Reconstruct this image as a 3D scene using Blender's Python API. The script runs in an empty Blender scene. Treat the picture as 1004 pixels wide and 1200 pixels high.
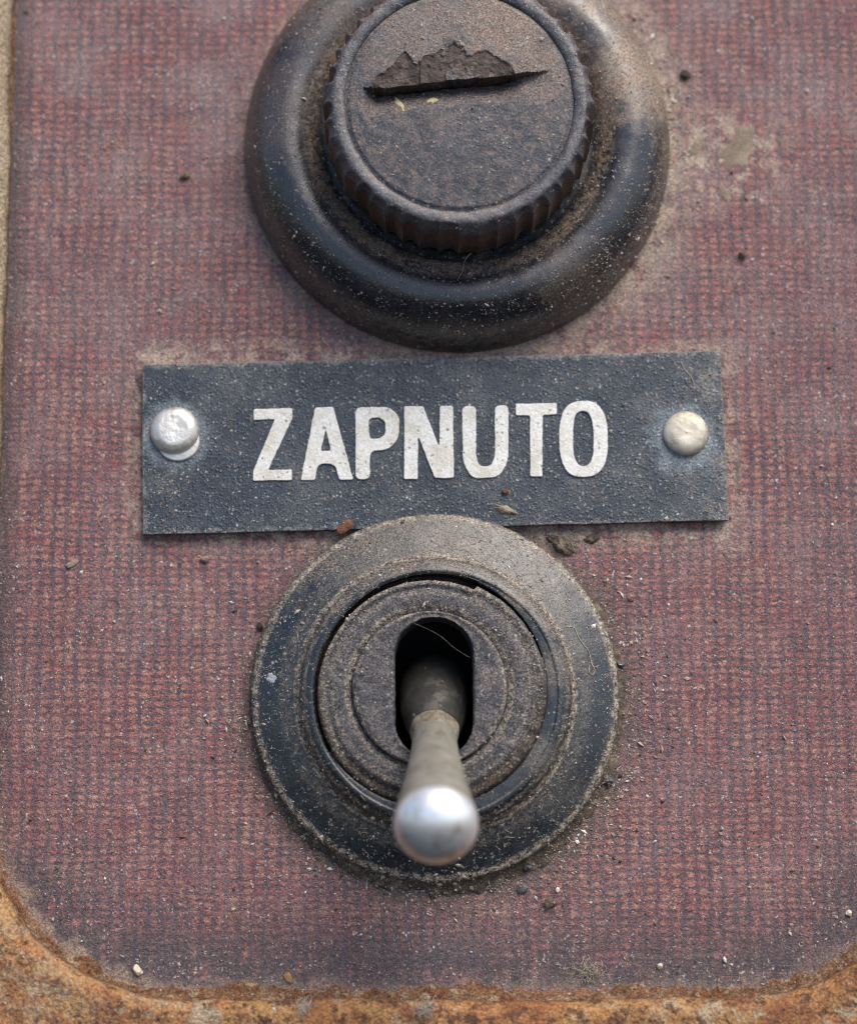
import bpy, bmesh, math, random
from mathutils import Vector, Matrix, noise
from mathutils.bvhtree import BVHTree

# ------------------------------------------------------------------ frame, camera, light
# Everything is laid out in millimetres in the panel's own frame (u right, v up the panel,
# w out of the panel) and then stood up: the panel leans back a little from the vertical.
MM = 0.001
TILT = math.radians(68)
W = Matrix.Rotation(TILT, 4, 'X')
sc = bpy.context.scene
C = sc.collection
rnd = random.Random(7)

CAM_D, CAM_T = 170.0, math.radians(9)
cam_d = bpy.data.cameras.new('camera')
cam = bpy.data.objects.new('camera', cam_d); C.objects.link(cam)
cam_d.sensor_fit = 'HORIZONTAL'; cam_d.sensor_width = 36.0
cam_d.lens = 36.0 * 2448 / 1004
cam_d.clip_start = 0.005; cam_d.clip_end = 100
cam.matrix_world = W @ Matrix.Rotation(CAM_T, 4, 'X') @ Matrix.Translation((0, 0, CAM_D * MM))
cam_d.dof.use_dof = True
cam_d.dof.focus_distance = 0.1665
cam_d.dof.aperture_fstop = 17.5
sc.camera = cam

SUN_LOCAL = Vector((0.36, 0.76, 0.62)).normalized()          # towards the light, panel frame
sd = (W.to_3x3() @ SUN_LOCAL).normalized()
world = bpy.data.worlds.new('World'); sc.world = world; world.use_nodes = True
wt = world.node_tree
bg = wt.nodes['Background']
sky = wt.nodes.new('ShaderNodeTexSky'); sky.sky_type = 'NISHITA'; sky.sun_disc = False
sky.sun_elevation = math.asin(sd.z); sky.sun_rotation = math.atan2(sd.x, sd.y)
sky.air_density = 1.0; sky.dust_density = 2.5; sky.ozone_density = 1.0
wt.links.new(sky.outputs[0], bg.inputs[0]); bg.inputs[1].default_value = 0.105
sun_d = bpy.data.lights.new('sun', 'SUN'); sun_d.energy = 2.05; sun_d.angle = math.radians(40)
sun_d.color = (1.0, 0.93, 0.84)
sun = bpy.data.objects.new('sun', sun_d); C.objects.link(sun)
sun.rotation_euler = sd.to_track_quat('Z', 'Y').to_euler()
sc.view_settings.view_transform = 'Standard'; sc.view_settings.look = 'None'
sc.view_settings.gamma = 1.0; sc.view_settings.exposure = 0.85
sc.cycles.max_bounces = 5; sc.cycles.diffuse_bounces = 3; sc.cycles.glossy_bounces = 3
sc.cycles.filter_width = 1.15; sc.cycles.use_denoising = True; sc.cycles.denoising_prefilter = 'NONE'

# ------------------------------------------------------------------ node helper
class G:
    def __init__(s, name):
        s.mat = bpy.data.materials.new(name); s.mat.use_nodes = True
        s.nt = s.mat.node_tree; s.b = s.nt.nodes['Principled BSDF']
        tc = s.nt.nodes.new('ShaderNodeTexCoord')
        s.P = s.vm('SCALE', tc.outputs['Object'], scale=1000.0)
        s.x, s.y, s.z = s.sep(s.P)
    def put(s, sock, v):
        if v is None: return
        if isinstance(v, bpy.types.NodeSocket): s.nt.links.new(v, sock)
        else:
            if sock.type == 'RGBA' and len(v) == 3: v = (*v, 1)
            sock.default_value = v
    def m(s, op, a, b=None, c=None, clamp=False):
        n = s.nt.nodes.new('ShaderNodeMath'); n.operation = op; n.use_clamp = clamp
        for i, v in enumerate((a, b, c)): s.put(n.inputs[i], v)
        return n.outputs[0]
    def vm(s, op, a, b=None, scale=None):
        n = s.nt.nodes.new('ShaderNodeVectorMath'); n.operation = op
        s.put(n.inputs[0], a); s.put(n.inputs[1], b)
        if scale is not None: s.put(n.inputs['Scale'], scale)
        return n.outputs['Value'] if op in ('LENGTH', 'DISTANCE', 'DOT_PRODUCT') else n.outputs['Vector']
    def sep(s, v):
        n = s.nt.nodes.new('ShaderNodeSeparateXYZ'); s.put(n.inputs[0], v); return n.outputs
    def comb(s, x, y, z=0.0):
        n = s.nt.nodes.new('ShaderNodeCombineXYZ')
        for i, v in enumerate((x, y, z)): s.put(n.inputs[i], v)
        return n.outputs[0]
    def noise(s, scale, detail=3.0, rough=0.6, v=None, off=0.0, color=False):
        n = s.nt.nodes.new('ShaderNodeTexNoise')
        v = v or s.P
        if off: v = s.vm('ADD', v, (off, off * 1.7, off * .6))
        s.put(n.inputs['Vector'], v); s.put(n.inputs['Scale'], scale)
        s.put(n.inputs['Detail'], detail); s.put(n.inputs['Roughness'], rough)
        return n.outputs['Color' if color else 'Fac']
    def vor(s, scale, v=None, off=0.0):
        n = s.nt.nodes.new('ShaderNodeTexVoronoi')
        v = v or s.P
        if off: v = s.vm('ADD', v, (off, off * 1.3, off * .7))
        s.put(n.inputs['Vector'], v); s.put(n.inputs['Scale'], scale)
        return n.outputs['Distance'], s.sep(n.outputs['Color'])
    def sm(s, x, a, b, lo=0.0, hi=1.0):
        n = s.nt.nodes.new('ShaderNodeMapRange'); n.interpolation_type = 'SMOOTHSTEP'
        s.put(n.inputs[0], x); s.put(n.inputs[1], a); s.put(n.inputs[2], b)
        s.put(n.inputs[3], lo); s.put(n.inputs[4], hi)
        return n.outputs[0]
    def mix(s, f, a, b):
        n = s.nt.nodes.new('ShaderNodeMix'); n.data_type = 'RGBA'
        s.put(n.inputs[0], f); s.put(n.inputs[6], a); s.put(n.inputs[7], b)
        return n.outputs[2]
    def specks(s, scale, p, size=0.3, off=0.0):
        if not hasattr(s, 'jv'):
            s.jv = s.vm('ADD', s.P, s.vm('SCALE', s.vm('SUBTRACT', s.noise(5.0, 1, color=True, off=37), (.5, .5, .5)), scale=.42))
        d, c = s.vor(scale, v=s.jv, off=off)
        inside = s.sm(d, s.m('MULTIPLY', c[1], size), s.m('MULTIPLY', c[1], size * .5))
        return s.m('MULTIPLY', inside, s.m('LESS_THAN', c[0], p))
    def grain(s, col, scale, amt, lo=.36, hi=.64):
        f = s.sm(s.noise(scale, 2, .8, off=101), lo, hi, 1 - amt, 1 + amt * 1.5)
        return s.vm('SCALE', col, scale=f)
    def add(s, a, *r):
        for b in r: a = s.m('ADD', a, b)
        return a
    def mul(s, a, *r):
        for b in r: a = s.m('MULTIPLY', a, b)
        return a
    def up(s):
        """component of the true normal along the panel's up direction (dust settles there)"""
        g = s.nt.nodes.new('ShaderNodeNewGeometry')
        n = s.nt.nodes.new('ShaderNodeVectorTransform')
        n.vector_type = 'NORMAL'; n.convert_from = 'WORLD'; n.convert_to = 'OBJECT'
        s.nt.links.new(g.outputs['Normal'], n.inputs[0])
        o = s.sep(n.outputs[0]); return o
    def bump(s, h, strength=1.0, prev=None):
        n = s.nt.nodes.new('ShaderNodeBump'); n.inputs['Distance'].default_value = MM
        n.inputs['Strength'].default_value = strength
        s.put(n.inputs['Height'], h)
        return n.outputs[0]
    def done(s, col, rough=0.5, metal=0.0, normal=None, spec=0.5, coat=0.0):
        s.put(s.b.inputs['Base Color'], col); s.put(s.b.inputs['Roughness'], rough)
        s.put(s.b.inputs['Metallic'], metal); s.put(s.b.inputs['Normal'], normal)
        s.put(s.b.inputs['Specular IOR Level'], spec)
        if coat: s.b.inputs['Coat Weight'].default_value = coat
        return s.mat

# ------------------------------------------------------------------ mesh helpers
def mesh(name, verts, faces, mats, parent=None, smooth=40, mi=None, loc=None, rot=None):
    me = bpy.data.meshes.new(name)
    me.from_pydata([(a * MM, b * MM, c * MM) for a, b, c in verts], [], faces)
    me.update()
    for m in (mats if isinstance(mats, (list, tuple)) else [mats]): me.materials.append(m)
    if mi: me.polygons.foreach_set('material_index', mi)
    if smooth is not None:
        me.shade_smooth()
        if smooth < 180: me.set_sharp_from_angle(angle=math.radians(smooth))
    o = bpy.data.objects.new(name, me); C.objects.link(o)
    M = Matrix.Identity(4)
    if loc: M = Matrix.Translation(Vector(loc) * MM)
    if rot is not None: M = M @ rot
    if parent: o.parent = parent; o.matrix_local = M
    else: o.matrix_world = W @ M
    return o
def empty(name, loc, rz=0.0):
    o = bpy.data.objects.new(name, None); C.objects.link(o)
    o.empty_display_size = 0.005
    o.matrix_world = W @ Matrix.Translation(Vector(loc) * MM) @ Matrix.Rotation(rz, 4, 'Z')
    return o
def tag(o, label=None, cat=None, group=None, kind=None):
    if label: o['label'] = label
    if cat: o['category'] = cat
    if group: o['group'] = group
    if kind: o['kind'] = kind
    return o
def grid_faces(nr, ns, closed=True):
    f = []
    for i in range(nr - 1):
        for j in range(ns if closed else ns - 1):
            k = (j + 1) % ns
            f.append((i * ns + j, i * ns + k, (i + 1) * ns + k, (i + 1) * ns + j))
    return f
def lathe(prof, ns=256, fn=None, cap_end=False):
    """prof runs from outside in (r falling) so faces look outwards/up; fn(r, w, th) -> (r, w)"""
    v = []
    for r, w in prof:
        for j in range(ns):
            t = 2 * math.pi * j / ns
            rr, ww = fn(r, w, t) if fn else (r, w)
            v.append((rr * math.cos(t), rr * math.sin(t), ww))
    f = grid_faces(len(prof), ns)
    if cap_end:
        v.append((0, 0, prof[-1][1])); c = len(v) - 1; b = (len(prof) - 1) * ns
        f += [(b + j, b + (j + 1) % ns, c) for j in range(ns)]
    return v, f
def densify(prof, step):
    out = [prof[0]]
    for a, b in zip(prof, prof[1:]):
        n = max(1, int(math.dist(a, b) / step))
        out += [(a[0] + (b[0] - a[0]) * i / n, a[1] + (b[1] - a[1]) * i / n) for i in range(1, n + 1)]
    return out
def smoothprof(pts, per=8):
    """Catmull-Rom through the profile points"""
    out = []
    P = [pts[0]] + list(pts) + [pts[-1]]
    for i in range(1, len(P) - 2):
        a, b, c, d = P[i - 1], P[i], P[i + 1], P[i + 2]
        for k in range(per):
            t = k / per
            out.append(tuple(0.5 * (2 * b[q] + (c[q] - a[q]) * t + (2 * a[q] - 5 * b[q] + 4 * c[q] - d[q]) * t * t
                             + (3 * b[q] - a[q] - 3 * c[q] + d[q]) * t ** 3) for q in (0, 1)))
    out.append(pts[-1]); return out
def nz(x, y, z=0.0, s=1.0): return noise.noise(Vector((x * s, y * s, z * s)))
def fbm(x, y, z=0.0, s=1.0, o=4): return noise.fractal(Vector((x * s, y * s, z * s)), 1.0, 2.0, o)

TOG = (0.55, -15.0); FUSE = (2.42, 31.05)
RC = (2.25, 9.7); RH = (37.15, 48.3); RR = 15.0       # opening of the housing: centre, half size, corner radius

# ------------------------------------------------------------------ materials
def mat_panel():
    g = G('fabric_laminate')
    wob = g.vm('SCALE', g.vm('SUBTRACT', g.noise(0.22, 3, color=True), (.5, .5, .5)), scale=1.1)
    jit = g.vm('SCALE', g.vm('SUBTRACT', g.noise(2.6, 2, color=True, off=9), (.5, .5, .5)), scale=0.42)
    q = g.vm('ADD', g.vm('ADD', g.P, wob), jit)
    qx, qy, _ = g.sep(q)
    cu = g.m('MULTIPLY_ADD', g.m('COSINE', g.m('MULTIPLY', qx, 2 * math.pi / 1.03)), .5, .5)
    cv = g.m('MULTIPLY_ADD', g.m('COSINE', g.m('MULTIPLY', qy, 2 * math.pi / 0.62)), .5, .5)
    tu = g.noise(1.0, 1, v=g.comb(g.m('MULTIPLY', qx, 1.0), g.m('MULTIPLY', qy, .05)))
    tv = g.noise(1.0, 1, v=g.comb(g.m('MULTIPLY', qx, .07), g.m('MULTIPLY', qy, 1.6)))
    knot = g.m('MULTIPLY', g.m('MULTIPLY_ADD', g.m('POWER', cu, .8), .85, .15), g.m('MULTIPLY_ADD', g.m('POWER', cv, .8), .88, .12))
    knot = g.add(knot, g.m('MULTIPLY_ADD', tu, .34, -.17), g.m('MULTIPLY_ADD', tv, .40, -.20),
                 g.m('MULTIPLY_ADD', g.noise(2.2, 2, off=4), .7, -.35))
    knot = g.sm(knot, .0, .95)
    vis = g.sm(g.noise(.11, 4, .65, off=21), .33, .58, .6, 1.0)
    warm = g.mix(g.sm(g.noise(.9, 3, off=3), .36, .64), (.275, .078, .070), (.34, .165, .12))
    dark = g.mix(g.sm(g.noise(.4, 3, off=13), .35, .65), (.074, .044, .058), (.118, .052, .061))
    col = g.mix(g.mul(knot, vis, .9), dark, warm)
    streak = g.noise(1.0, 2, .7, v=g.comb(g.m('MULTIPLY', g.x, 3.2), g.m('MULTIPLY', g.y, 7.0)), off=55)
    col = g.mix(g.sm(streak, .54, .78, 0.0, .4), col, (.035, .028, .034))
    col = g.mix(g.sm(streak, .46, .25, 0.0, .5), col, (.36, .25, .215))
    # grey dust film, patchy; a ramp makes the colour greyer up the panel
    film = g.m('MULTIPLY', g.sm(g.noise(.16, 5, .65, off=40), .36, .76), g.sm(g.y, -30.0, 40.0, .30, .75))
    film = g.m('MULTIPLY', film, g.sm(g.noise(3.5, 3, .7, off=2), .3, .65, .45, 1.0))
    col = g.mix(film, col, (.235, .19, .188))
    # tan dust caught round the fuse holder and the nameplate
    df = g.m('SUBTRACT', g.vm('LENGTH', g.vm('SUBTRACT', g.comb(g.x, g.y), (FUSE[0], FUSE[1], 0))), 17.6)
    side = g.sm(g.x, -8.0, 22.0, .45, 1.0)
    halo = g.mul(g.sm(df, g.m('MULTIPLY_ADD', side, 5.0, -.5), .0), g.sm(g.noise(.6, 5, .72, off=6), .34, .62), side)
    px = g.m('ABSOLUTE', g.m('ADD', g.x, -.43)); py = g.m('ABSOLUTE', g.m('ADD', g.y, -5.64))
    dp = g.m('MAXIMUM', g.m('SUBTRACT', px, 23.7), g.m('SUBTRACT', py, 7.3))
    halo = g.m('MAXIMUM', halo, g.mul(g.sm(dp, 2.2, .0), g.sm(g.noise(.8, 4, .7, off=16), .40, .60), .8))
    # smears of clay right of the fuse holder
    sx = g.vm('LENGTH', g.vm('MULTIPLY', g.vm('SUBTRACT', g.comb(g.x, g.y), (24.5, 30.0, 0)), (.2, .25, 0)))
    halo = g.m('MAXIMUM', halo, g.mul(g.sm(sx, 1.5, .4), g.sm(g.noise(.5, 5, .74, off=33), .45, .58), 1.0))
    col = g.mix(g.m('MULTIPLY', halo, .85), col, (.40, .32, .24))
    # distance to the housing opening: grey grime, then rust bleeding onto the panel
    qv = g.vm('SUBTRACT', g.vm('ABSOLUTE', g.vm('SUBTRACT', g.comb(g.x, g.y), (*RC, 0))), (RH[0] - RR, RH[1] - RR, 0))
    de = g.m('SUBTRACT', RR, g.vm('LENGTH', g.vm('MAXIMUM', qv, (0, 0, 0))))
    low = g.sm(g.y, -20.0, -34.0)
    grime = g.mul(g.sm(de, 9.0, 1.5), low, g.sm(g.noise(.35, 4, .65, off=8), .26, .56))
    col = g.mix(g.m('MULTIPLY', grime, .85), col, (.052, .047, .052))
    tan = g.mul(g.sm(g.add(de, g.m('MULTIPLY_ADD', g.noise(.6, 4, .7, off=5), -5.0, 2.4)), 1.9, .2), low)
    col = g.mix(g.mul(tan, g.sm(g.x, -14.0, -24.0, .35, .8)), col, (.30, .215, .15))
    rust = g.mul(g.sm(g.add(de, g.m('MULTIPLY_ADD', g.noise(1.1, 4, .7, off=15), -2.4, 1.2)), .9, .1), low)
    col = g.mix(rust, col, g.mix(g.noise(1.6, 3, off=1), (.10, .035, .015), (.36, .15, .05)))
    # shadow band of the housing wall, painted into the panel colour along its edge
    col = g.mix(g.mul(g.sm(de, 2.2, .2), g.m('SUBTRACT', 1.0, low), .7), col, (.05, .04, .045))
    # dark dirt smudged round the lower half of the switch
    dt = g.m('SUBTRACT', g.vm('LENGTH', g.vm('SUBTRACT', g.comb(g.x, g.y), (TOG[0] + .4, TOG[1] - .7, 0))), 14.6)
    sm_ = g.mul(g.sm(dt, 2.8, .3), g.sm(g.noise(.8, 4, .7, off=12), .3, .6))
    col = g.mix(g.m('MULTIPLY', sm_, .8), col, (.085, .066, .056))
    # fine specks lying in the weave
    s1 = g.specks(3.0, .36, .50); s2 = g.specks(4.2, .34, .5, off=7); s3 = g.specks(2.6, .34, .5, off=19)
    col = g.mix(g.mul(s3, .65), col, (.035, .03, .032))
    cl = g.sm(g.noise(.22, 4, .7, off=66), .36, .60, .15, 1.0)
    col = g.mix(g.mul(s1, .8, cl), col, (.44, .39, .37))
    col = g.mix(g.mul(s2, .7, cl), col, (.40, .30, .23))
    col = g.grain(col, 6.0, .36)
    h = g.add(g.mul(g.noise(5.5, 3, .75, off=30), .15), g.mul(s1, .05), g.mul(streak, .03))
    return g.done(col, g.sm(g.noise(2.0, 3, off=77), .3, .7, .36, .66), 0, g.bump(h, .9), .45)

def mat_bakelite(name, base=(.014, .0155, .019), dust=.5, dustcol=(.22, .18, .145), rough=(.26, .5), upmin=-.25, upmax=.75,
                 film=.12, rim=None, bumph=.03, speck=.3, side=0.0, crust=None, spec=.55, mottle=None, patches=(), grain_amt=.45, rimcol=None):
    g = G(name); n = g.up()
    k = g.m('ADD', n[1], g.m('MULTIPLY', n[0], side))
    settle = g.sm(k, upmin, upmax)
    patch = g.sm(g.add(g.noise(.35, 5, .68, off=3), g.m('MULTIPLY', g.m('ADD', settle, -.5), .34)), .40, .66)
    grain = g.sm(g.noise(5.5, 3, .8, off=11), .41, .59)
    d = g.m('ADD', g.mul(patch, g.m('MULTIPLY_ADD', grain, .85, .15), dust), film, clamp=True)
    for ax_, ay_, ar_, as_ in patches:
        q = g.vm('LENGTH', g.comb(g.m('SUBTRACT', g.x, ax_), g.m('SUBTRACT', g.y, ay_)))
        q = g.sm(g.add(q, g.m('MULTIPLY_ADD', g.noise(.45, 4, .7, off=ax_), ar_ * 1.6, ar_ * -.8)), ar_, ar_ * .35)
        d = g.m('MAXIMUM', d, g.mul(q, g.m('MULTIPLY_ADD', grain, .5, .5), as_))
    em = None
    if rim:      # (radius, width, strength): dust left along moulded edges
        r = g.vm('LENGTH', g.comb(g.x, g.y))
        for rr, ww, st in rim:
            e = g.sm(g.m('ABSOLUTE', g.m('SUBTRACT', g.add(r, g.m('MULTIPLY_ADD', g.noise(.9, 3, off=rr), .5, -.25)), rr)), ww, ww * .2)
            ek = g.mul(e, st, g.sm(g.noise(2.2, 4, .75, off=2 + rr), .36, .60))
            d = g.m('MAXIMUM', d, ek); em = g.m('MAXIMUM', em, ek) if em else ek
    if crust:    # (inner, outer radius): old dark dirt packed in the groove along the bottom
        r2 = g.vm('LENGTH', g.comb(g.x, g.y))
        cr = g.mul(g.sm(g.add(r2, g.m('MULTIPLY_ADD', g.noise(1.2, 3, off=6), .6, -.3)), crust[0], crust[1]), g.sm(g.y, 2.0, -1.5), g.sm(g.noise(3.0, 3, .75, off=26), .25, .55))
    dc = g.mix(g.sm(g.noise(.7, 3, off=5), .35, .65), dustcol, tuple(c * f for c, f in zip(dustcol, (1.15, .95, .85))))
    b = g.mix(g.sm(g.noise(.5, 4, off=17), .4, .62), base, tuple(c * f for c, f in zip(base, (1.9, 1.5, 1.3))))
    if em and rimcol: dc = g.mix(em, dc, rimcol)
    col = g.mix(d, b, dc)
    if mottle:   # (scale, amount, colour): blotchy bloom of the old surface
        col = g.mix(g.m('MULTIPLY', g.sm(g.noise(mottle[0], 4, .72, off=90), .47, .60), mottle[1]), col, mottle[2])
    if crust: col = g.mix(cr, col, (.040, .027, .019))
    s1 = g.specks(3.6, speck * 1.4, .5, off=1); s2 = g.specks(3.0, speck * .5, .4, off=8)
    col = g.mix(g.m('MULTIPLY', s1, .5), col, (.27, .23, .19)); col = g.mix(g.m('MULTIPLY', s2, .6), col, (.40, .36, .32))
    col = g.grain(col, 6.5, grain_amt)
    h = g.add(g.mul(g.noise(4.5, 4, .78, off=30), bumph), g.mul(g.noise(.5, 3, off=60), .05), g.mul(s1, .05))
    ro = g.m('ADD', g.sm(g.noise(.8, 4, .7, off=70), .3, .7, *rough), g.m('MULTIPLY', d, .4), clamp=True)
    return g.done(col, ro, 0, g.bump(h, .9), spec)

def mat_simple(name, cols, rough=.8, scale=2.0, bumph=.05, metal=0.0, spec=.4, bscale=5.0):
    g = G(name); f = g.sm(g.noise(scale, 4, .7), .32, .68)
    c = g.mix(f, cols[0], cols[1])
    if len(cols) > 2: c = g.mix(g.sm(g.noise(scale * .45, 4, .7, off=14), .5, .66), c, cols[2])
    return g.done(c, rough, metal, g.bump(g.mul(g.noise(bscale, 4, .7, off=3), bumph), 1.0), spec)

def mat_rust():
    g = G('rusty_paint')
    n1 = g.noise(.16, 5, .62); n2 = g.noise(.5, 5, .7, off=5); n3 = g.noise(2.4, 4, .75, off=9)
    c = g.mix(g.sm(n1, .36, .64), (.32, .13, .046), (.37, .205, .078))
    c = g.mix(g.sm(n2, .45, .63), c, (.20, .078, .032))
    c = g.mix(g.mul(g.sm(g.noise(.33, 5, .7, off=31), .53, .64), .8), c, (.36, .29, .20))
    c = g.mix(g.mul(g.sm(g.noise(.8, 5, .75, off=51), .52, .60), .9), c, (.075, .032, .018))
    c = g.mix(g.mul(g.sm(n3, .5, .75), .35), c, (.40, .25, .15))
    # bleached paint survives up the left side, rust lives low down
    pale = g.mul(g.sm(g.y, -26.0, -12.0), g.sm(g.x, 10.0, -20.0), g.sm(n2, .70, .45, .75, 1.0))
    c = g.mix(g.m('MULTIPLY', pale, .92), c, (.38, .305, .21))
    # dust on the left corner bend
    cor = g.sm(g.vm('DISTANCE', g.comb(g.x, g.y), (-31.5, -35.5, 0)), 9.0, 3.0)
    c = g.mix(g.mul(cor, g.sm(g.noise(.9, 5, .75, off=71), .42, .62), .6), c, (.36, .27, .17))
    # darker brown low on the inner wall
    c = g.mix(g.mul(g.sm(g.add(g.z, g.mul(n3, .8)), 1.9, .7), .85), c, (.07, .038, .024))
    c = g.grain(c, 4.0, .3)
    h = g.add(g.mul(n2, .8), g.mul(n3, .4))
    return g.done(c, g.sm(n3, .3, .7, .42, .8), 0, g.bump(h, .9), .4)

def mat_plate():
    g = G('black_wrinkle_paint')
    d, c = g.vor(3.2); d2, c2 = g.vor(5.2, off=5)
    blob = g.mul(g.sm(d, .5, .1), g.m('LESS_THAN', c[0], .6)); blob2 = g.mul(g.sm(d2, .45, .1), g.m('LESS_THAN', c2[0], .55))
    col = g.mix(g.sm(g.noise(.35, 4, .65, off=3), .35, .65), (.016, .025, .037), (.027, .037, .050))
    ex = g.m('SUBTRACT', 23.7, g.m('ABSOLUTE', g.x)); ey = g.m('SUBTRACT', 7.05, g.m('ABSOLUTE', g.y))
    e = g.m('MINIMUM', ex, ey)
    dusty = g.mul(g.sm(g.add(e, g.m('MULTIPLY_ADD', g.noise(.9, 5, .7, off=4), -2.6, 1.25)), .40, .0), .5)
    rightd = g.mul(g.sm(g.x, 18.0, 24.0), g.sm(g.noise(.5, 5, .7, off=44), .42, .64), .65)
    film = g.mul(g.sm(g.noise(.28, 5, .7, off=24),   .42, .72), .25)
    dusty = g.mul(g.m('MAXIMUM', g.m('MAXIMUM', dusty, rightd), film), g.sm(g.z, .70, .80))
    col = g.mix(g.mul(dusty, g.sm(g.noise(4.0, 4, .75, off=8), .3, .6)), col, (.27, .245, .215))
    # bleached ring of corrosion round the rivets
    for rx, ry, st in ((-20.9, 1.1, .3), (20.35, -.35, .38)):
        r = g.vm('LENGTH', g.comb(g.m('SUBTRACT', g.x, rx), g.m('SUBTRACT', g.y, ry)))
        k = g.mul(g.sm(g.add(r, g.m('MULTIPLY_ADD', g.noise(.8, 4, .7, off=rx), 3.4, -1.7)), 3.5, 2.0), st)
        col = g.mix(k, col, (.27, .32, .35))
    s = g.specks(3.2, .42, .42, off=3); s2 = g.specks(4.0, .25, .45, off=13); s3 = g.specks(1.6, .12, .34, off=23)
    col = g.mix(g.mul(s, .7), col, (.36, .37, .38)); col = g.mix(g.mul(s2, .7), col, (.34, .27, .20))  # the pale grey specks are glints of the wrinkle paint, put in as colour
    col = g.mix(g.mul(s3, .8), col, (.10, .055, .035))
    col = g.grain(col, 6.0, .4)
    h = g.add(g.mul(blob, .034), g.mul(blob2, .03), g.mul(g.noise(5.0, 3, .75, off=30), .04))
    return g.done(col, g.sm(g.noise(1.5, 3, off=50), .3, .7, .34, .55), 0, g.bump(h, .95), .5)

def mat_letter():
    g = G('worn_white_enamel')
    c = g.mix(g.sm(g.noise(.35, 4, .65), .42, .7), (.66, .655, .62), (.54, .50, .42))
    s = g.specks(2.8, .30, .42, off=2); s2 = g.specks(1.5, .25, .28, off=9)
    c = g.mix(g.mul(s, .75), c, (.22, .19, .17)); c = g.mix(g.mul(s2, .8), c, (.10, .085, .08))
    c = g.mix(g.mul(g.sm(g.noise(3.0, 4, .75, off=18), .55, .72), .35), c, (.42, .38, .34))
    c = g.grain(c, 5.0, .10)
    h = g.add(g.mul(g.noise(2.5, 4, .7, off=4), .09), g.mul(s, -.04))
    return g.done(c, .5, 0, g.bump(h, .8), .4)

def mat_metal(name, a, b, rough=(.25, .45), grime=None, gy=None, metal=.9, bh=.02):
    g = G(name)
    c = g.mix(g.sm(g.noise(.45, 4, .65), .36, .64), a, b)
    if grime: c = g.mix(g.mul(g.sm(g.noise(.7, 5, .7, off=12), .50, .68), .8), c, grime)
    h = g.add(g.mul(g.noise(3.0, 4, .7, off=3), bh), g.mul(g.noise(.6, 2, off=40), bh * 2))
    return g.done(c, g.sm(g.noise(1.3, 4, .7, off=9), .3, .7, *rough), metal, g.bump(h, .8), .5)

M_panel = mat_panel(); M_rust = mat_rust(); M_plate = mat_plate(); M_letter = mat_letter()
M_flange = mat_bakelite('flange_bakelite', base=(.010, .0125, .018), dust=.85, dustcol=(.23, .185, .14), rough=(.20, .36), upmin=.15, upmax=.95, film=.012, speck=.36, side=.55, spec=.85, bumph=.022, rim=[(12.0, 1.0, .55), (17.2, .9, .35)], patches=[(14.5, 4.5, 5.5, 1.0), (11.0, 14.0, 8.0, .8), (-11.0, 12.5, 9.0, .38), (-14.5, 2.0, 6.0, .22), (9.0, -12.5, 4.0, .3)])
M_capface = mat_bakelite('cap_face_bakelite', base=(.015, .021, .033), dust=.28, dustcol=(.25, .205, .165), rough=(.34, .5), upmin=-.4, upmax=.5, film=.02, bumph=.09, speck=.5, mottle=(1.3, .45, (.17, .12, .097)), patches=[(3.5, 7.0, 6.0, .85), (-3.5, 7.0, 5.0, .6), (6.5, 2.5, 3.0, .7), (-5.5, 4.0, 3.0, .4)])
M_caprim = mat_bakelite('cap_rim_bakelite', base=(.030, .035, .046), dust=.45, dustcol=(.22, .18, .15), rough=(.28, .42), spec=.65, upmin=-.3, upmax=.8, film=.05, bumph=.06, speck=.4)
M_knurl = mat_bakelite('cap_knurl_bakelite', base=(.060, .036, .026), dust=.6, dustcol=(.24, .175, .13), rough=(.32, .5), film=.05, bumph=.06, rim=[(10.9, .14, .8)])
M_bezel = mat_bakelite('bezel_bakelite', base=(.009, .0135, .018), dust=.66, dustcol=(.155, .135, .112), rough=(.26, .38), spec=.75, upmin=.10, upmax=.40, film=.01,
                       rim=[(14.4, .5, 1.0), (11.0, .4, 1.0), (10.4, .3, .5), (11.9, .9, .3)], speck=.42, patches=[(1.5, 13.0, 5.0, .5), (7.5, 9.0, 4.0, .42), (-6.0, 10.5, 3.5, .35), (10.5, -8.0, 3.0, .2), (9.6, 2.0, 2.5, .55), (8.2, -5.0, 2.2, .45), (6.5, 8.0, 2.2, .6)], grain_amt=.6, rimcol=(.27, .225, .17))
M_nut = mat_bakelite('nut_bakelite', base=(.014, .017, .027), dust=.28, dustcol=(.185, .165, .142), rough=(.34, .5), upmin=-.6, upmax=.6, film=.06,
                     rim=[(8.55, .5, 1.0), (6.45, .4, 1.0), (7.7, .5, .6)], bumph=.14, speck=.55, crust=(8.1, 8.5), mottle=(3.0, .38, (.115, .108, .10)), grain_amt=.75, rimcol=(.26, .215, .165))
M_collar = mat_bakelite('collar_bakelite', base=(.014, .017, .027), dust=.28, dustcol=(.185, .165, .142), rough=(.36, .5), upmin=-.6, upmax=.6, film=.08,
                        rim=[(5.9, .25, .9)], bumph=.12, speck=.55, mottle=(3.0, .38, (.115, .108, .10)), grain_amt=.75, rimcol=(.26, .215, .165), patches=[(4.6, .9, 1.2, .6)])
M_socket = mat_simple('socket_black', [(.006, .006, .006), (.012, .011, .010)], .7)
M_chip = mat_simple('broken_bakelite', [(.065, .048, .042), (.105, .080, .068), (.15, .12, .10)], .85, 1.8, .18, bscale=3.0)
M_alu = mat_metal('rivet_aluminium', (.70, .68, .64), (.60, .57, .52), (.34, .50), grime=(.38, .32, .25), metal=.6, bh=.06)
M_alu2 = mat_metal('stained_aluminium', (.62, .57, .48), (.50, .44, .34), (.45, .65), grime=(.30, .24, .165), metal=.3, bh=.06)
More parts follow.
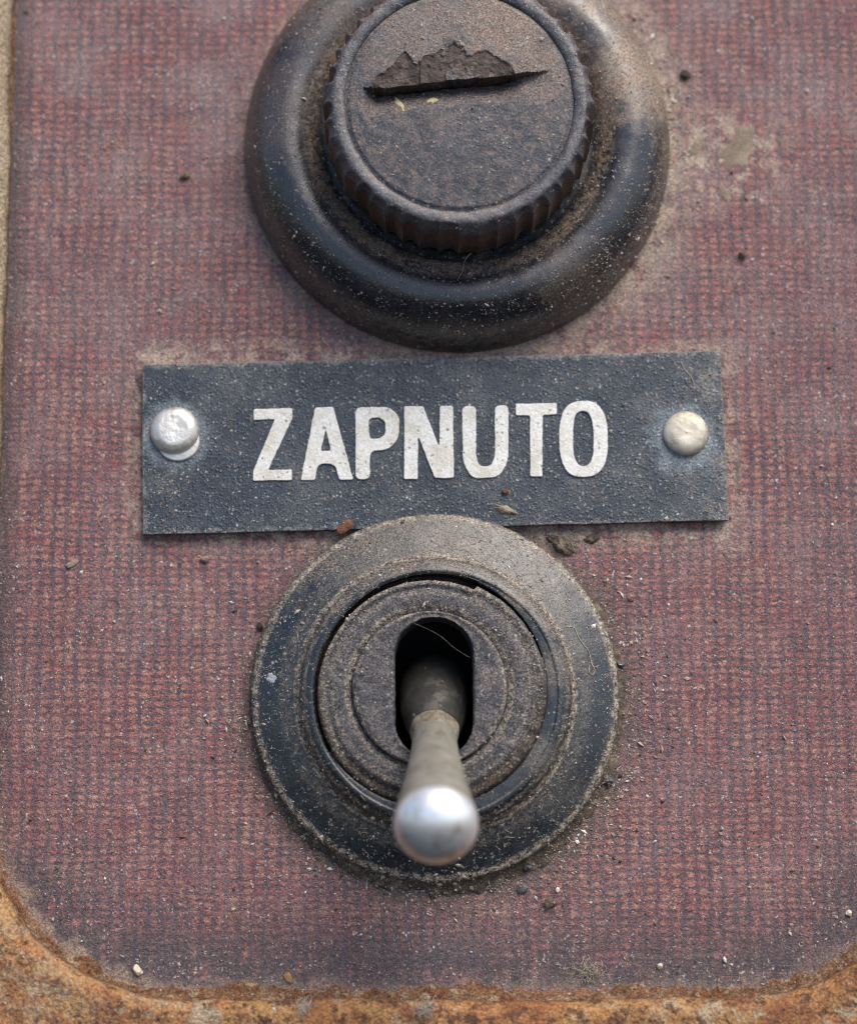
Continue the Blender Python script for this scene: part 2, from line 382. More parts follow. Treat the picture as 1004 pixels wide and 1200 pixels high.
M_bright = mat_metal('bare_aluminium', (.80, .81, .80), (.68, .67, .63), (.35, .5), grime=(.5, .45, .38), metal=.4, bh=.05)
M_edge = mat_metal('worn_plate_edge', (.30, .27, .22), (.17, .15, .125), (.45, .6), grime=(.10, .075, .05), metal=.3, bh=.05)
M_tip = mat_metal('polished_lever_tip', (.93, .95, .97), (.88, .87, .86), (.30, .40), grime=(.50, .40, .31), metal=.7, bh=.015)
M_shaft = mat_metal('nickel_lever', (.50, .48, .41), (.41, .38, .31), (.30, .42), grime=(.30, .24, .16), metal=.6, bh=.03)
M_dirt = mat_simple('caked_dirt', [(.060, .046, .036), (.13, .10, .072), (.24, .19, .135)], .95, 2.4, .22, bscale=4)

# ------------------------------------------------------------------ setting: panel board and housing
def rrect(off=0.0, step=0.6):
    """points on the opening outline (counter clockwise), pushed outwards by off, with outward normal"""
    out = []; hx, hy = RH[0] - RR, RH[1] - RR
    cs = [(RC[0] + hx, RC[1] + hy, 0), (RC[0] - hx, RC[1] + hy, 90), (RC[0] - hx, RC[1] - hy, 180), (RC[0] + hx, RC[1] - hy, 270)]
    for i, (cx, cy, a0) in enumerate(cs):
        n = int(RR * math.pi / 2 / step)
        for k in range(n + 1):
            a = math.radians(a0 + 90 * k / n); nx, ny = math.cos(a), math.sin(a)
            out.append((cx + RR * nx, cy + RR * ny, nx, ny))
        a = math.radians(a0 + 90); nx, ny = math.cos(a), math.sin(a)
        c2 = cs[(i + 1) % 4]
        p = (cx + RR * nx, cy + RR * ny); q = (c2[0] + RR * nx, c2[1] + RR * ny)
        m = int(math.dist(p, q) / step)
        for k in range(1, m):
            out.append((p[0] + (q[0] - p[0]) * k / m, p[1] + (q[1] - p[1]) * k / m, nx, ny))
    return out

def curve_fill(name, loops, extr, bev, res=1, off=0.0):
    """flat outlines with holes filled, extruded and bevelled -> mesh data in mm frame"""
    cu = bpy.data.curves.new(name, 'CURVE'); cu.dimensions = '2D'; cu.fill_mode = 'BOTH'
    cu.extrude = extr * MM; cu.bevel_depth = bev * MM; cu.offset = -off * MM; cu.bevel_resolution = res
    for lp in loops:
        sp = cu.splines.new('POLY'); sp.points.add(len(lp) - 1); sp.use_cyclic_u = True
        for p, (x, y) in zip(sp.points, lp): p.co = (x * MM, y * MM, 0, 1)
    t = bpy.data.objects.new('tmp', cu); C.objects.link(t)
    me = bpy.data.meshes.new_from_object(t.evaluated_get(bpy.context.evaluated_depsgraph_get()))
    bpy.data.objects.remove(t); bpy.data.curves.remove(cu)
    me.name = name
    return me

outer = [(x + nx * .4, y + ny * .4) for x, y, nx, ny in rrect()]
hole = [(TOG[0] + 7.6 * math.cos(i * math.pi / 32), TOG[1] + 7.6 * math.sin(i * math.pi / 32)) for i in range(64)]
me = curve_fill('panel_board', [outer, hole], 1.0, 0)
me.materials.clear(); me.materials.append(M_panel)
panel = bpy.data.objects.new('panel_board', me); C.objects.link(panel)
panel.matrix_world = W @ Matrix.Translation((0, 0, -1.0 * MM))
tag(panel, 'dusty maroon fabric weave laminate board behind the switch and nameplate', kind='structure')

def build_housing():
    con = rrect()
    prof = [(0.0, -2.5), (0.0, .3), (.03, .9), (.12, 1.5), (.35, 1.95), (.7, 2.25)]
    prof += [(1.0 + .42 * i, 2.42 + .012 * i) for i in range(30)] + [(14.0, 2.3), (14.5, 1.6), (14.6, -6.0)]
    v = []
    for o, w in prof:
        for x, y, nx, ny in con:
            rough = fbm(x, y, w, .35) * .22 + fbm(x, y, w + 5, 1.3) * .10
            oo = o + (rough * .8 + nz(x, y, 3, .12) * .25 if o < 13 and w > -1 else 0)
            ww = w + (rough * min(1, o / .7) if o < 13.5 else 0)
            v.append((x + nx * oo, y + ny * oo, ww))
    n = len(con)
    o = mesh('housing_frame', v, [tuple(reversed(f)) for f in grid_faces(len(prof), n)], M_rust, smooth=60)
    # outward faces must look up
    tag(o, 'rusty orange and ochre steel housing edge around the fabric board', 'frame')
    return o
hf = build_housing()
def build_rim_crust():
    con = [p for p in rrect(0, .25)]
    prof = [(.25, 1.35), (.1, 1.1), (-.1, .7), (-.35, .38), (-.65, .17), (-1.0, .05), (-1.3, -.08)]
    v = []
    for o, w in prof:
        for x, y, nx, ny in con:
            low = min(1, max(0, (-y - 26) / 10))
            k = (.04 + .96 * low) * (.62 + .7 * fbm(x, y, 2, .22) + .3 * fbm(x, y, 6, 1.0))
            k = max(.05, k)
            oo = o * k if o < 0 else o
            v.append((x + nx * oo, y + ny * oo, w * (.3 + .5 * min(1, k)) + (.2 * fbm(x, y, w, 1.1) * k if w > 0 else 0)))
    g = G('rust_crust')
    c = g.mix(g.sm(g.noise(.5, 4, .7), .38, .62), (.17, .095, .05), (.14, .055, .024))
    c = g.mix(g.sm(g.noise(1.4, 4, .75, off=4), .5, .68), c, (.055, .03, .02))
    c = g.mix(g.mul(g.sm(g.noise(.9, 4, .75, off=14), .5, .66), .8), c, (.28, .21, .14))
    c = g.grain(c, 4.5, .4)
    m = g.done(c, .9, 0, g.bump(g.mul(g.noise(3.5, 4, .75), .3)), .3)
    o = mesh('rust_crust', v, grid_faces(len(prof), len(con)), m, hf, 180)
    o['label'] = 'flaky rust and dust packed along the inner edge'
build_rim_crust()

# ------------------------------------------------------------------ fuse holder
fuse = empty('fuse_holder', (*FUSE, 0))
tag(fuse, 'round black fuse holder with knurled slotted screw cap above the nameplate', 'fuse holder')
def build_fuse():
    prof = smoothprof([(17.75, -.05), (17.75, .5), (17.55, 1.5), (17.1, 2.7), (16.3, 3.9), (15.3, 4.75), (14.3, 5.15), (13.3, 5.1),
                       (12.5, 4.8), (11.9, 4.45), (11.4, 4.1), (10.9, 3.9), (9.5, 3.9)], 6)
    def lump(r, w, t):
        x, y = math.cos(t) * r, math.sin(t) * r
        return r + .06 * nz(x, y, w, .25), w + .05 * nz(x, y, 9, .4)
    v, f = lathe(prof, 300, lump)
    mesh('flange', v, f, M_flange, fuse, 180)
    # cap: knurled skirt with the bevelled rim, face with the coin slot, broken upper lip
    N = 44; ns = N * 12
    wear = [rnd.uniform(.25, 1.0) for _ in range(N)]
    wob = [rnd.uniform(-.22, .22) for _ in range(N)]
    def flute(r, w, t):
        if r < 10.0: return r, w
        q = t / (2 * math.pi) * N; i = int(q) % N; fr = q - int(q)
        fr = min(max(fr + wob[i] * math.sin(math.pi * fr), 0), 1)
        d = .66 * wear[i] * math.sin(math.pi * fr) ** .8
        k = min(1, (r - 10.0) / .5)
        x, y = math.cos(t) * r, math.sin(t) * r
        return r - d * k + .06 * nz(x, y, w, .6), w + .05 * nz(x, y, w, .8)
    skirt = [(10.35, 4.7), (10.6, 4.75), (10.82, 5.0), (10.82, 6.5), (10.82, 8), (10.8, 9.0), (10.76, 9.6)]
    v, f = lathe(densify(skirt, .5), ns, flute)
    cap = mesh('cap', v, f, M_knurl, fuse, 55)
    cap['label'] = 'knurled brown black side of the screw cap'
    rim = smoothprof([(10.76, 9.6), (10.7, 10.0), (10.4, 10.5), (9.95, 10.82), (9.6, 10.86), (9.25, 10.80), (9.05, 10.68), (8.95, 10.52), (8.8, 10.44)], 4)
    def rimf(r, w, t):
        r, w = flute(r, w, t); x, y = math.cos(t) * r, math.sin(t) * r
        return r + .05 * nz(x, y, 4, .9), w + .05 * fbm(x, y, 7, .8)
    v, f = lathe(rim, ns, rimf)
    mesh('rim', v, f, M_caprim, cap, 180)
    # face as a relief
    chip_pts = [(-7.1, .9), (-6.9, 1.2), (-6.4, 2.0), (-5.2, 2.9), (-4.3, 4.0), (-3.3, 3.0), (-2.5, 3.9), (-.4, 4.9), (.6, 3.9), (2.3, 4.3), (4.1, 3.0), (4.4, 2.3)]
    low_pts = [(-7.7, -1.6), (-5, -1.1), (-2.4, -.7), (1.6, -.3), (5, -.3), (7.2, -.35)]
    def pl(pts, x):
        if x <= pts[0][0]: return pts[0][1]
        for a, b in zip(pts, pts[1:]):
            if x <= b[0]: return a[1] + (b[1] - a[1]) * (x - a[0]) / (b[0] - a[0])
        return pts[-1][1]
    def sstep(a, b, x):
        t = min(1, max(0, (x - a) / (b - a))); return t * t * (3 - 2 * t)
    def relief(x, y):
        r = math.hypot(x, y)
        h = 11.1 - .42 * (r / 8.95) ** 2.2 + .05 * fbm(x, y, 1, .5) - .10 * sstep(8.6, 8.95, r)
        yu = 1.75 + .095 * x + .10 * nz(x, 0, 3, 1.2) ; yl = pl(low_pts, x) + .08 * nz(x, 0, 5, 1.5)
        chip = False
        ends = sstep(-7.7, -6.5, x) * min(1, max(0, (7.3 - x) / 4.0)) ** 1.15
        depth = 2.1 * ends
        if -7.1 < x < 4.4:
            yc = pl(chip_pts, x) + .28 * fbm(x * 1.0, 0, 8, 1.6)
            if yu - .05 < y < yc:
                k = (yc - y) / max(.3, yc - yu); soft = sstep(0, .5, yc - y)
                if x < -3.1:
                    chip = True; h -= .03 + .5 * k ** .7 + .10 * fbm(x, y, 3, 1.1) + .04 * nz(x, y, 2, 4)
                else:
                    chip = soft * (.6 + .9 * nz(x, y, 9, .8) + .5 * nz(x, y, 4, 2.4)) > .28
                    h -= soft * (.30 * k + .10 * fbm(x, y, 3, 1.1) + .05 * nz(x, y, 2, 3)) + (.07 if chip else 0)
        if yl < y < yu and -7.7 < x < 7.3:
            k = (y - yl) / max(.4, yu - yl)
            chip = False
            h -= depth * (.2 * min(1, k / .10) + .8 * k ** 1.1)
        return h, chip
    nr, nsf = 150, 420
    v = [(0, 0, relief(0, 0)[0])]; ch = [relief(0, 0)[1]]
    for i in range(1, nr + 1):
        r = 8.98 * i / nr
        for j in range(nsf):
            t = 2 * math.pi * j / nsf; x, y = r * math.cos(t), r * math.sin(t)
            h, c = relief(x, y); v.append((x, y, h)); ch.append(c)
    F = [(0, 1 + j, 1 + (j + 1) % nsf) for j in range(nsf)]
    for i in range(nr - 1):
        a = 1 + i * nsf; b = a + nsf
        F += [(a + j, b + j, b + (j + 1) % nsf, a + (j + 1) % nsf) for j in range(nsf)]
    def sub(flag):
        idx = {}; vv = []; ff = []
        for q in F:
            c = sum(ch[k] for k in q) * 2 >= len(q)
            if c != flag: continue
            for k in q:
                if k not in idx: idx[k] = len(vv); vv.append(v[k])
            ff.append(tuple(idx[k] for k in q))
        return vv, ff
    mesh('slotted_face', *sub(False), M_capface, cap, 50)
    ob = mesh('broken_lip', *sub(True), M_chip, cap, 30)
    ob['label'] = 'rough brown broken away upper lip of the slot'
build_fuse()

# ------------------------------------------------------------------ nameplate
PC = (0.43, 5.64); PA = math.radians(1.41)
plate = empty('nameplate', (*PC, 0), PA)
tag(plate, 'small dark blue grey metal nameplate reading ZAPNUTO in white letters', 'nameplate')
def build_plate():
    hx, hy = 23.7, 7.05
    def axis(h, n):
        a = [-h, -h + .05, -h + .16]; m = [-h + .16 + (2 * h - .32) * i / n for i in range(1, n)]
        return a + m + [h - .16, h - .05, h]
    X, Y = axis(hx, 110), axis(hy, 34)
    v = []; top = .88
    for y in Y:
        for x in X:
            e = min(hx - abs(x), hy - abs(y))
            z = top + .06 * nz(x, y, 0, .12) + .02 * nz(x, y, 0, .9) - (.07 if e < .01 else (.015 if e < .08 else 0))
            jx = .05 * nz(x, y, 5, .5) if e < .2 else 0
            v.append((x + jx, y + jx, z))
    nx, ny = len(X), len(Y); f = []; mi = []
    for j in range(ny - 1):
        for i in range(nx - 1):
            f.append((j * nx + i, j * nx + i + 1, (j + 1) * nx + i + 1, (j + 1) * nx + i))
            mi.append(1 if (i < 1 or i > nx - 3 or j > ny - 3) else 0)
    ring = [i for i in range(nx)] + [j * nx + nx - 1 for j in range(1, ny)] + [(ny - 1) * nx + i for i in range(nx - 2, -1, -1)] + [j * nx for j in range(ny - 2, 0, -1)]
    b = len(v)
    for k in ring: v.append((v[k][0], v[k][1], .36))
    for k in range(len(ring)):
        k2 = (k + 1) % len(ring)
        f.append((ring[k2], ring[k], b + k, b + k2)); mi.append(0)
    mesh('sheet', v, f, [M_plate, M_edge], plate, 35, mi)
    LET = {
     'Z': [[(-14.63, 3.09), (-11.43, 3.11), (-11.44, 2.23), (-13.45, -1.98), (-11.55, -1.98), (-11.56, -2.91), (-14.77, -2.92), (-14.76, -2.1), (-12.94, 2.15), (-14.65, 2.13)]],
     'A': [[(-9.64, 3.09), (-8.11, 3.12), (-6.57, -3.0), (-7.77, -3.0), (-8.05, -1.88), (-8.43, -1.62), (-9.19, -1.64), (-9.5, -1.92), (-9.69, -2.97), (-10.91, -2.95)],
           [(-8.76, 1.16), (-8.41, -.51), (-9.17, -.55)]],
     'P': [[(-6.36, 3.04), (-3.61, 3.01), (-2.74, 2.25), (-2.78, .39), (-3.77, -.66), (-5.17, -.65), (-5.26, -3.03), (-6.45, -3.0)],
           [(-5.23, 2.08), (-4.32, 2.06), (-3.93, 1.66), (-3.95, .77), (-4.46, .38), (-5.19, .37)]],
     'N': [[(-2.38, 3.05), (-.77, 3.01), (.4, -.35), (.52, 2.98), (1.67, 2.99), (1.58, -3.06), (-.02, -3.06), (-1.25, .4), (-1.34, -3.09), (-2.52, -3.06)]],
     'U': [[(2.34, 2.94), (3.55, 2.91), (3.43, -1.34), (3.68, -2.09), (4.58, -2.11), (4.88, -1.38), (5.01, 2.91), (6.18, 2.91), (6.03, -1.76), (5.25, -3.08), (3.03, -3.17), (2.27, -1.81)]],
     'T': [[(6.72, 3.01), (10.14, 2.99), (10.1, 2.0), (8.95, 1.96), (8.75, -3.13), (7.71, -3.11), (7.84, 1.95), (6.69, 2.01)]],
    }
    def sup(cx, cy, a, b, n=2.7, N=48):
        o = []
        for i in range(N):
            t = 2 * math.pi * i / N; c, s = math.cos(t), math.sin(t)
            yy = b * abs(s) ** (2 / n) * math.copysign(1, s)
            o.append((cx + a * abs(c) ** (2 / n) * math.copysign(1, c) + .018 * yy, cy + yy))
        return o
    LET['O'] = [sup(12.17, -.07, 2.01, 3.18), sup(12.15, -.04, .80, 2.26)]
    def rounded(pts, r):
        out = []; n = len(pts)
        for i in range(n):
            p0, p, p1 = Vector(pts[i - 1]), Vector(pts[i]), Vector(pts[(i + 1) % n])
            a, b = p0 - p, p1 - p; k = min(r, .42 * a.length, .42 * b.length)
            s, e = p + a.normalized() * k, p + b.normalized() * k
            for t in (0, .2, .4, .6, .8, 1): out.append(tuple(s * (1 - t) ** 2 + p * 2 * t * (1 - t) + e * t * t))
        return out
    def ragged(pts):
        out = []
        for a, b in zip(pts, pts[1:] + pts[:1]):
            n = max(1, int(math.dist(a, b) / .16))
            for k in range(n):
                x = a[0] + (b[0] - a[0]) * k / n; y = a[1] + (b[1] - a[1]) * k / n
                out.append((x + .035 * nz(x, y, 2, 2.2) + .02 * nz(x, y, 1, 6), y + .035 * nz(x, y, 8, 2.2) + .02 * nz(x, y, 5, 6)))
        return out
    for ch, loops in LET.items():
        R = {'Z': .12, 'A': .2, 'P': .6, 'N': .2, 'U': .6, 'T': .12}.get(ch)
        lp = [ragged(rounded(q, R) if R else q) for q in loops]
        d = curve_fill('letter', lp, .10, .045, 2, .075)
        d.materials.clear(); d.materials.append(M_letter); d.shade_smooth(); d.set_sharp_from_angle(angle=math.radians(50))
        o = bpy.data.objects.new('letter', d); C.objects.link(o); o.parent = plate
        o.location = (0, 0, .87 * MM)
        o['label'] = 'raised white letter ' + ch
    # rivets
    def rivet(x, y, R, H, mat, flat, seed, label):
        prof = [(R, .6), (R, .95), (R * .985, 1.05)]
        for i in range(1, 17):
            a = math.pi / 2 * i / 16
            z = 1.0 + H * math.sin(a)
            prof.append((R * max(0.002, math.cos(a)) ** .8, min(z, 1.0 + H * flat + .12 * math.sin(a))))
        def fn(r, w, t):
            xx, yy = r * math.cos(t), r * math.sin(t)
            return r * (1 + .035 * nz(math.cos(t), math.sin(t), seed, 1.3)), w + (.07 * nz(xx, yy, seed, .6) + .015 * nz(xx, yy, seed, 2.5)) * (1 if w > 1.05 else 0)
        v, f = lathe(prof, 64, fn, True)
        o = mesh('rivet', v, f, mat, plate, 180, loc=(x, y, 0)); o['label'] = label
        return o
    r1 = rivet(-21.05, 1.40, 1.98, .95, M_alu, .72, 3, 'bright domed rivet with a bare metal crescent below it')
    prof = [(1.72, .6), (1.72, 1.02), (1.62, 1.08), (.5, 1.08)]
    v, f = lathe(prof, 48, lambda r, w, t: (r * (1 + .04 * nz(math.cos(t), math.sin(t), 5, 1.5)), w), True)
    mesh('bare_crescent', v, f, M_bright, r1, 180, loc=(.30, -.78, 0))
    rivet(20.50, .18, 1.82, .8, M_alu2, .75, 11, 'stained yellowish domed rivet at the right end')
build_plate()

# ------------------------------------------------------------------ toggle switch
tog = empty('toggle_switch', (*TOG, 0))
tag(tog, 'round black toggle switch with its bright metal lever pointing down below the nameplate', 'toggle switch')
NUT = (-.45, .35)
SLOT = (-.12, .35); SW, SL = 3.07, 5.55
def stad(t, w=SW, l=SL):
    """distance from slot centre to its outline along angle t (upright stadium)"""
    c, s = abs(math.cos(t)), abs(math.sin(t)); k = l - w
    if c > 1e-6:
        r = w / c
        if r * s <= k: return r
    b = -s * k; disc = b * b - (k * k - w * w)
    return -b + math.sqrt(max(0, disc))
def build_toggle():
    def lump(r, w, t):
        x, y = math.cos(t) * r, math.sin(t) * r
        return r + .05 * nz(x, y, w, .3) + .02 * nz(x, y, w, 1.2), w + .03 * nz(x, y, 9, .5)
    prof = [(14.75, -.05), (14.75, .3), (14.72, .8)] + smoothprof([(14.66, 1.02), (14.45, 1.25), (13.6, 1.62), (12.4, 2.1), (11.25, 2.5)], 6) \
        + smoothprof([(11.05, 2.58), (10.95, 2.75), (10.55, 3.25), (10.05, 3.62), (9.75, 3.72)], 5) + [(9.6, 3.66), (9.5, 3.5)]
    # inner wall follows the nut, leaving an open crack on the upper left and a notch near one o'clock
    v, f = lathe(prof, 300, lump)
    bz = mesh('bezel', v, f, M_bezel, tog, 60)
    def gap(t):
        a = math.degrees(t) % 360
        j = .03 * nz(math.cos(t) * 9, math.sin(t) * 9, 1, 1.2)
        if 66 <= a < 150: return .62 + j
        if 150 <= a < 212: return .62 - .5 * (a - 150) / 62 + j
        if 16 <= a < 66: return .26 - .18 * (66 - a) / 50 + j * 1.6
        return .0
    # groove wall of the bezel: an oval from the bezel's crest down to the dark
    ns = 420; v = []
    def rim_r(t):      # distance from the nut's centre to the groove wall, tool circle of 9.2 mm
        return 9.22 + (.10 if 66 <= math.degrees(t) % 360 < 212 else 0) + .02 * nz(math.cos(t) * 9, math.sin(t) * 9, 4, 1.5)
    rings = []
    for k in range(7):
        row = []
        for j in range(ns):
            t = 2 * math.pi * j / ns
            ri = rim_r(t); xi, yi = NUT[0] + ri * math.cos(t), NUT[1] + ri * math.sin(t)
            if k == 0:
                a = math.atan2(yi, xi); row.append((9.58 * math.cos(a), 9.58 * math.sin(a), 3.62))
            elif k == 1:
                a = math.atan2(yi, xi); x0, y0 = 9.58 * math.cos(a), 9.58 * math.sin(a)
                row.append(((xi + x0) / 2, (yi + y0) / 2, 3.64 + .03 * nz(xi, yi, 0, 1)))
            else:
                w = (3.60, 3.48, 2.6, 1.2, .2)[k - 2]; o = .05 if k == 2 else 0
                row.append((xi + o * math.cos(t), yi + o * math.sin(t), w))
        v += row
    mesh('groove_wall', v, grid_faces(7, ns), M_bezel, bz, 45)
    # retaining ring
    spec = [(0, .2), (0, 2.4), (0, 3.3), (.05, 3.85), (.16, 4.12), (.36, 4.22), (.58, 4.16), (.8, 4.0), (1.0, 4.02), (1.2, 4.14), (1.5, 4.20), (1.9, 4.22), (2.3, 4.22), (2.6, 4.18), (2.85, 4.05), (3.0, 3.95), (3.14, 3.9), (3.14, 3.0)]
    v = []
    for o, w in spec:
        for j in range(ns):
            t = 2 * math.pi * j / ns
            R = 9.22 - gap(t) - (0.0 if gap(t) > .01 else -.04)
            r = R - o * (R - 6.12) / 3.14
            x, y = r * math.cos(t), r * math.sin(t)
            e = max(0, 1 - o / 1.0)
            dw = .10 * fbm(x, y, 4, 1.1) * (1 if w > 3.5 else 0) + .10 * e * fbm(x, y, 2, .9) * (1 if w > 3.5 else 0)
            a = math.degrees(t) % 360
            if 205 < a < 325 and o < 1.1: dw -= .6 * (1 - o / 1.1) ** .6 * min(1, (a - 205) / 25, (325 - a) / 20)         # worn down along the bottom
            v.append((x, y, w + dw))
    mesh('retaining_ring', v, grid_faces(len(spec), ns), M_nut, tog, 60, loc=(*NUT, 0))
    # collar with the upright slot
    ox, oy = SLOT[0] - NUT[0], SLOT[1] - NUT[1]
    v = []; rows = [(1.0, 3.4), (1.0, 4.2), (.97, 4.45), (.88, 4.60), (.75, 4.62), (.6, 4.54), (.35, 4.50), (.2, 4.56), (.1, 4.58), (.03, 4.50), (.0, 4.3), (.0, 3.6), (.0, 2.2), (.0, .6)]
    for k, w in rows:
        for j in range(ns):
            t = 2 * math.pi * j / ns; ri = stad(t) + .05 * nz(math.cos(t) * 3, math.sin(t) * 3, 0, .9) + .05 * nz(math.cos(t) * 5, math.sin(t) * 5, w, 2) + .06 * max(0, math.sin(t)) * nz(math.cos(t) * 9, math.sin(t) * 9, w, 1.5)
            xi, yi = ox + ri * math.cos(t), oy + ri * math.sin(t)
            a = math.atan2(yi, xi); ro = max(6.08, math.hypot(xi, yi) + .10) if k < 1.5 else 6.08
            xo, yo = ro * math.cos(a), ro * math.sin(a)
            x, y = xi + (xo - xi) * k, yi + (yo - yi) * k
            v.append((x, y, w + .09 * fbm(x, y, 6, 1.2) * (1 if w > 4 else 0)))
    col = mesh('slotted_collar', v, grid_faces(len(rows), ns), M_collar, tog, 60, loc=(*NUT, 0))
    prof = [(6.9, 3.2), (6.9, -9.0), (.01, -9.0)]
    v, f = lathe(prof, 64)
    mesh('socket', v, [tuple(reversed(q)) for q in f] and f, M_socket, col, 40)
    # lever: turned bat handle on its pivot
    p0 = Vector((SLOT[0], SLOT[1], -1.6)); p1 = Vector((.0, -12.0, 18.2))
    ax = (p1 - p0).normalized(); L = (p1 - p0).length
    q = Vector((0, 0, 1)).rotation_difference(ax).to_matrix().to_4x4()
    shaft = smoothprof([(1.76, 7.15), (1.75, 8.0), (1.82, 9.5), (2.02, 11.8), (2.36, 14.6), (2.74, 17.2), (2.98, 19.2), (3.06, 19.9)], 6)
    v, f = lathe(shaft, 96, lambda r, w, t: (r + .02 * nz(math.cos(t), math.sin(t), w, .8), w))
    lev = mesh('lever', v, f, M_shaft, tog, 180, loc=tuple(p0), rot=q)
    tip = [(3.06, 19.9)] + [(3.10 * math.cos(a) ** .95, 20.0 + 2.35 * math.sin(a)) for a in [math.pi / 2 * i / 22 for i in range(22)]]
    v, f = lathe(tip, 96, None, True)
    t_ = mesh('tip', v, f, M_tip, lev, 180); t_['label'] = 'polished silver rounded end of the lever'
    neck = smoothprof([(1.74, 7.6), (1.82, 7.1), (1.88, 6.7), (1.95, 6.2), (2.07, 5.5)], 5)
    v, f = lathe(neck, 72, lambda r, w, t: (r + .05 * nz(math.cos(t) * 2, math.sin(t) * 2, w, 1.2), w + .6 * nz(math.cos(t) * 2, math.sin(t) * 2, 3, 1.0)))
    g = mat_simple('rusty_neck', [(.25, .215, .155), (.12, .09, .06), (.28, .25, .195)], .7, 1.6, .12)
    mesh('neck_ring', v, f, g, lev, 180)
    piv = smoothprof([(1.98, 6.35), (2.15, 5.4), (2.4, 4.4), (2.62, 3.2), (2.78, 1.8), (2.86, .4), (2.8, -1.0), (2.4, -2.3), (1.4, -3.0), (.1, -3.2)][::-1], 5)
    v, f = lathe(piv[::-1], 72, None)
    g = mat_simple('dark_pivot', [(.040, .040, .037), (.065, .062, .056), (.12, .11, .09)], .5, 1.0, .03, metal=.4)
    mesh('pivot', v, f, g, lev, 180)
    # caked dirt round the foot of the bezel
    v = []; ns2 = 520
    prof = [(14.55, .9), (14.75, .75), (14.95, .55), (15.2, .4), (15.5, .26), (15.9, .12), (16.3, .03), (16.6, -.1)]
    for r, w in prof:
        for j in range(ns2):
            t = 2 * math.pi * j / ns2; x, y = r * math.cos(t), r * math.sin(t)
            a = math.degrees(t) % 360
            lo = .42 + .36 * math.cos(t - math.radians(290))
            if 55 < a < 125: lo *= .3
            k = max(.08, lo * (.75 + .6 * nz(x, y, 0, .3) + .25 * fbm(x, y, 0, 1.5)))
            rr = 14.6 + (r - 14.6) * k + .05 * nz(x, y, 1, 2)
            ww = w * (.5 + .6 * k) + (.16 * fbm(x, y, 5, 1.3) * k if w > 0 else 0)
            v.append((rr * math.cos(t), rr * math.sin(t), ww - (.0 if r < 16.5 else .1)))
    f = [tuple(reversed(q_)) for q_ in grid_faces(len(prof), ns2)]
    o = mesh('caked_dirt', v, f, M_dirt, tog, 180); o['label'] = 'crust of brown dirt caked round the foot of the switch'
build_toggle()

# ------------------------------------------------------------------ loose bits on the panel
def rock(name, u, v, w, size, seed, mat, label, cat, group=None, rz=0.0, sq=1.0):
    bm = bmesh.new(); bmesh.ops.create_icosphere(bm, subdivisions=2, radius=1.0)
    rr_ = random.Random(seed * 31); cuts = [(Vector((rr_.gauss(0, 1), rr_.gauss(0, 1), rr_.gauss(0, 1))).normalized(), rr_.uniform(.45, .8)) for _ in range(7)]
    for p in bm.verts:
        d = p.co.normalized()
        k = 1 + .35 * nz(d.x, d.y, d.z + seed * 7, 1.1) + .14 * nz(d.x, d.y, d.z + seed * 3, 3.0)
        q = d * k
        for cn, cd in cuts:                       # broken faces
            e = q.dot(cn) - cd
            if e > 0: q = q - cn * e
        p.co = Vector((q.x * size[0], q.y * size[1], q.z * size[2])) * .55
    vs = [tuple(p.co) for p in bm.verts]; fs = [tuple(x.index for x in f.verts) for f in bm.faces]; bm.free()
    mz = min(p[2] for p in vs) * .7
    vs = [(a, b, c - mz) for a, b, c in vs]
    o = mesh(name, vs, fs, mat, None, 18, loc=(u, v, w), rot=Matrix.Rotation(rz, 4, 'Z'))
    return tag(o, label, cat, group)
m_cream = mat_simple('cream_grit', [(.62, .55, .42), (.50, .42, .30)], .8, 3, .05)
m_white = mat_simple('quartz_grit', [(.72, .70, .66), (.58, .55, .50)], .5, 3, .05)
m_ochre = mat_simple('ochre_grit', [(.38, .22, .085), (.27, .15, .06)], .7, 3, .06)
m_brown = mat_simple('brown_grit', [(.085, .055, .038), (.16, .11, .075)], .9, 3, .1)
m_olive = mat_simple('olive_grit', [(.14, .115, .065), (.20, .17, .10)], .9, 3, .08)
m_black = mat_simple('black_grit', [(.025, .022, .02), (.06, .05, .042)], .8, 3, .1)
m_grey = mat_simple('grey_grit', [(.045, .048, .054), (.10, .102, .106)], .55, 2, .06)
m_tan = m_brown
m_bark = mat_simple('bark_chip', [(.17, .065, .035), (.09, .035, .022), (.24, .12, .07)], .7, 2, .15)
m_yellow = mat_simple('yellow_paint', [(.42, .38, .21), (.32, .27, .16)], .7, 2, .05)
m_lint = mat_simple('grey_lint', [(.50, .44, .35), (.36, .31, .24)], .95, 1.0, 0)
m_fleck = mat_simple('paint_splash', [(.40, .42, .45), (.28, .30, .33)], .7, 3, .1)
m_clay = mat_simple('dried_clay', [(.27, .21, .155), (.19, .145, .11), (.34, .28, .21)], .95, 1.5, .12)

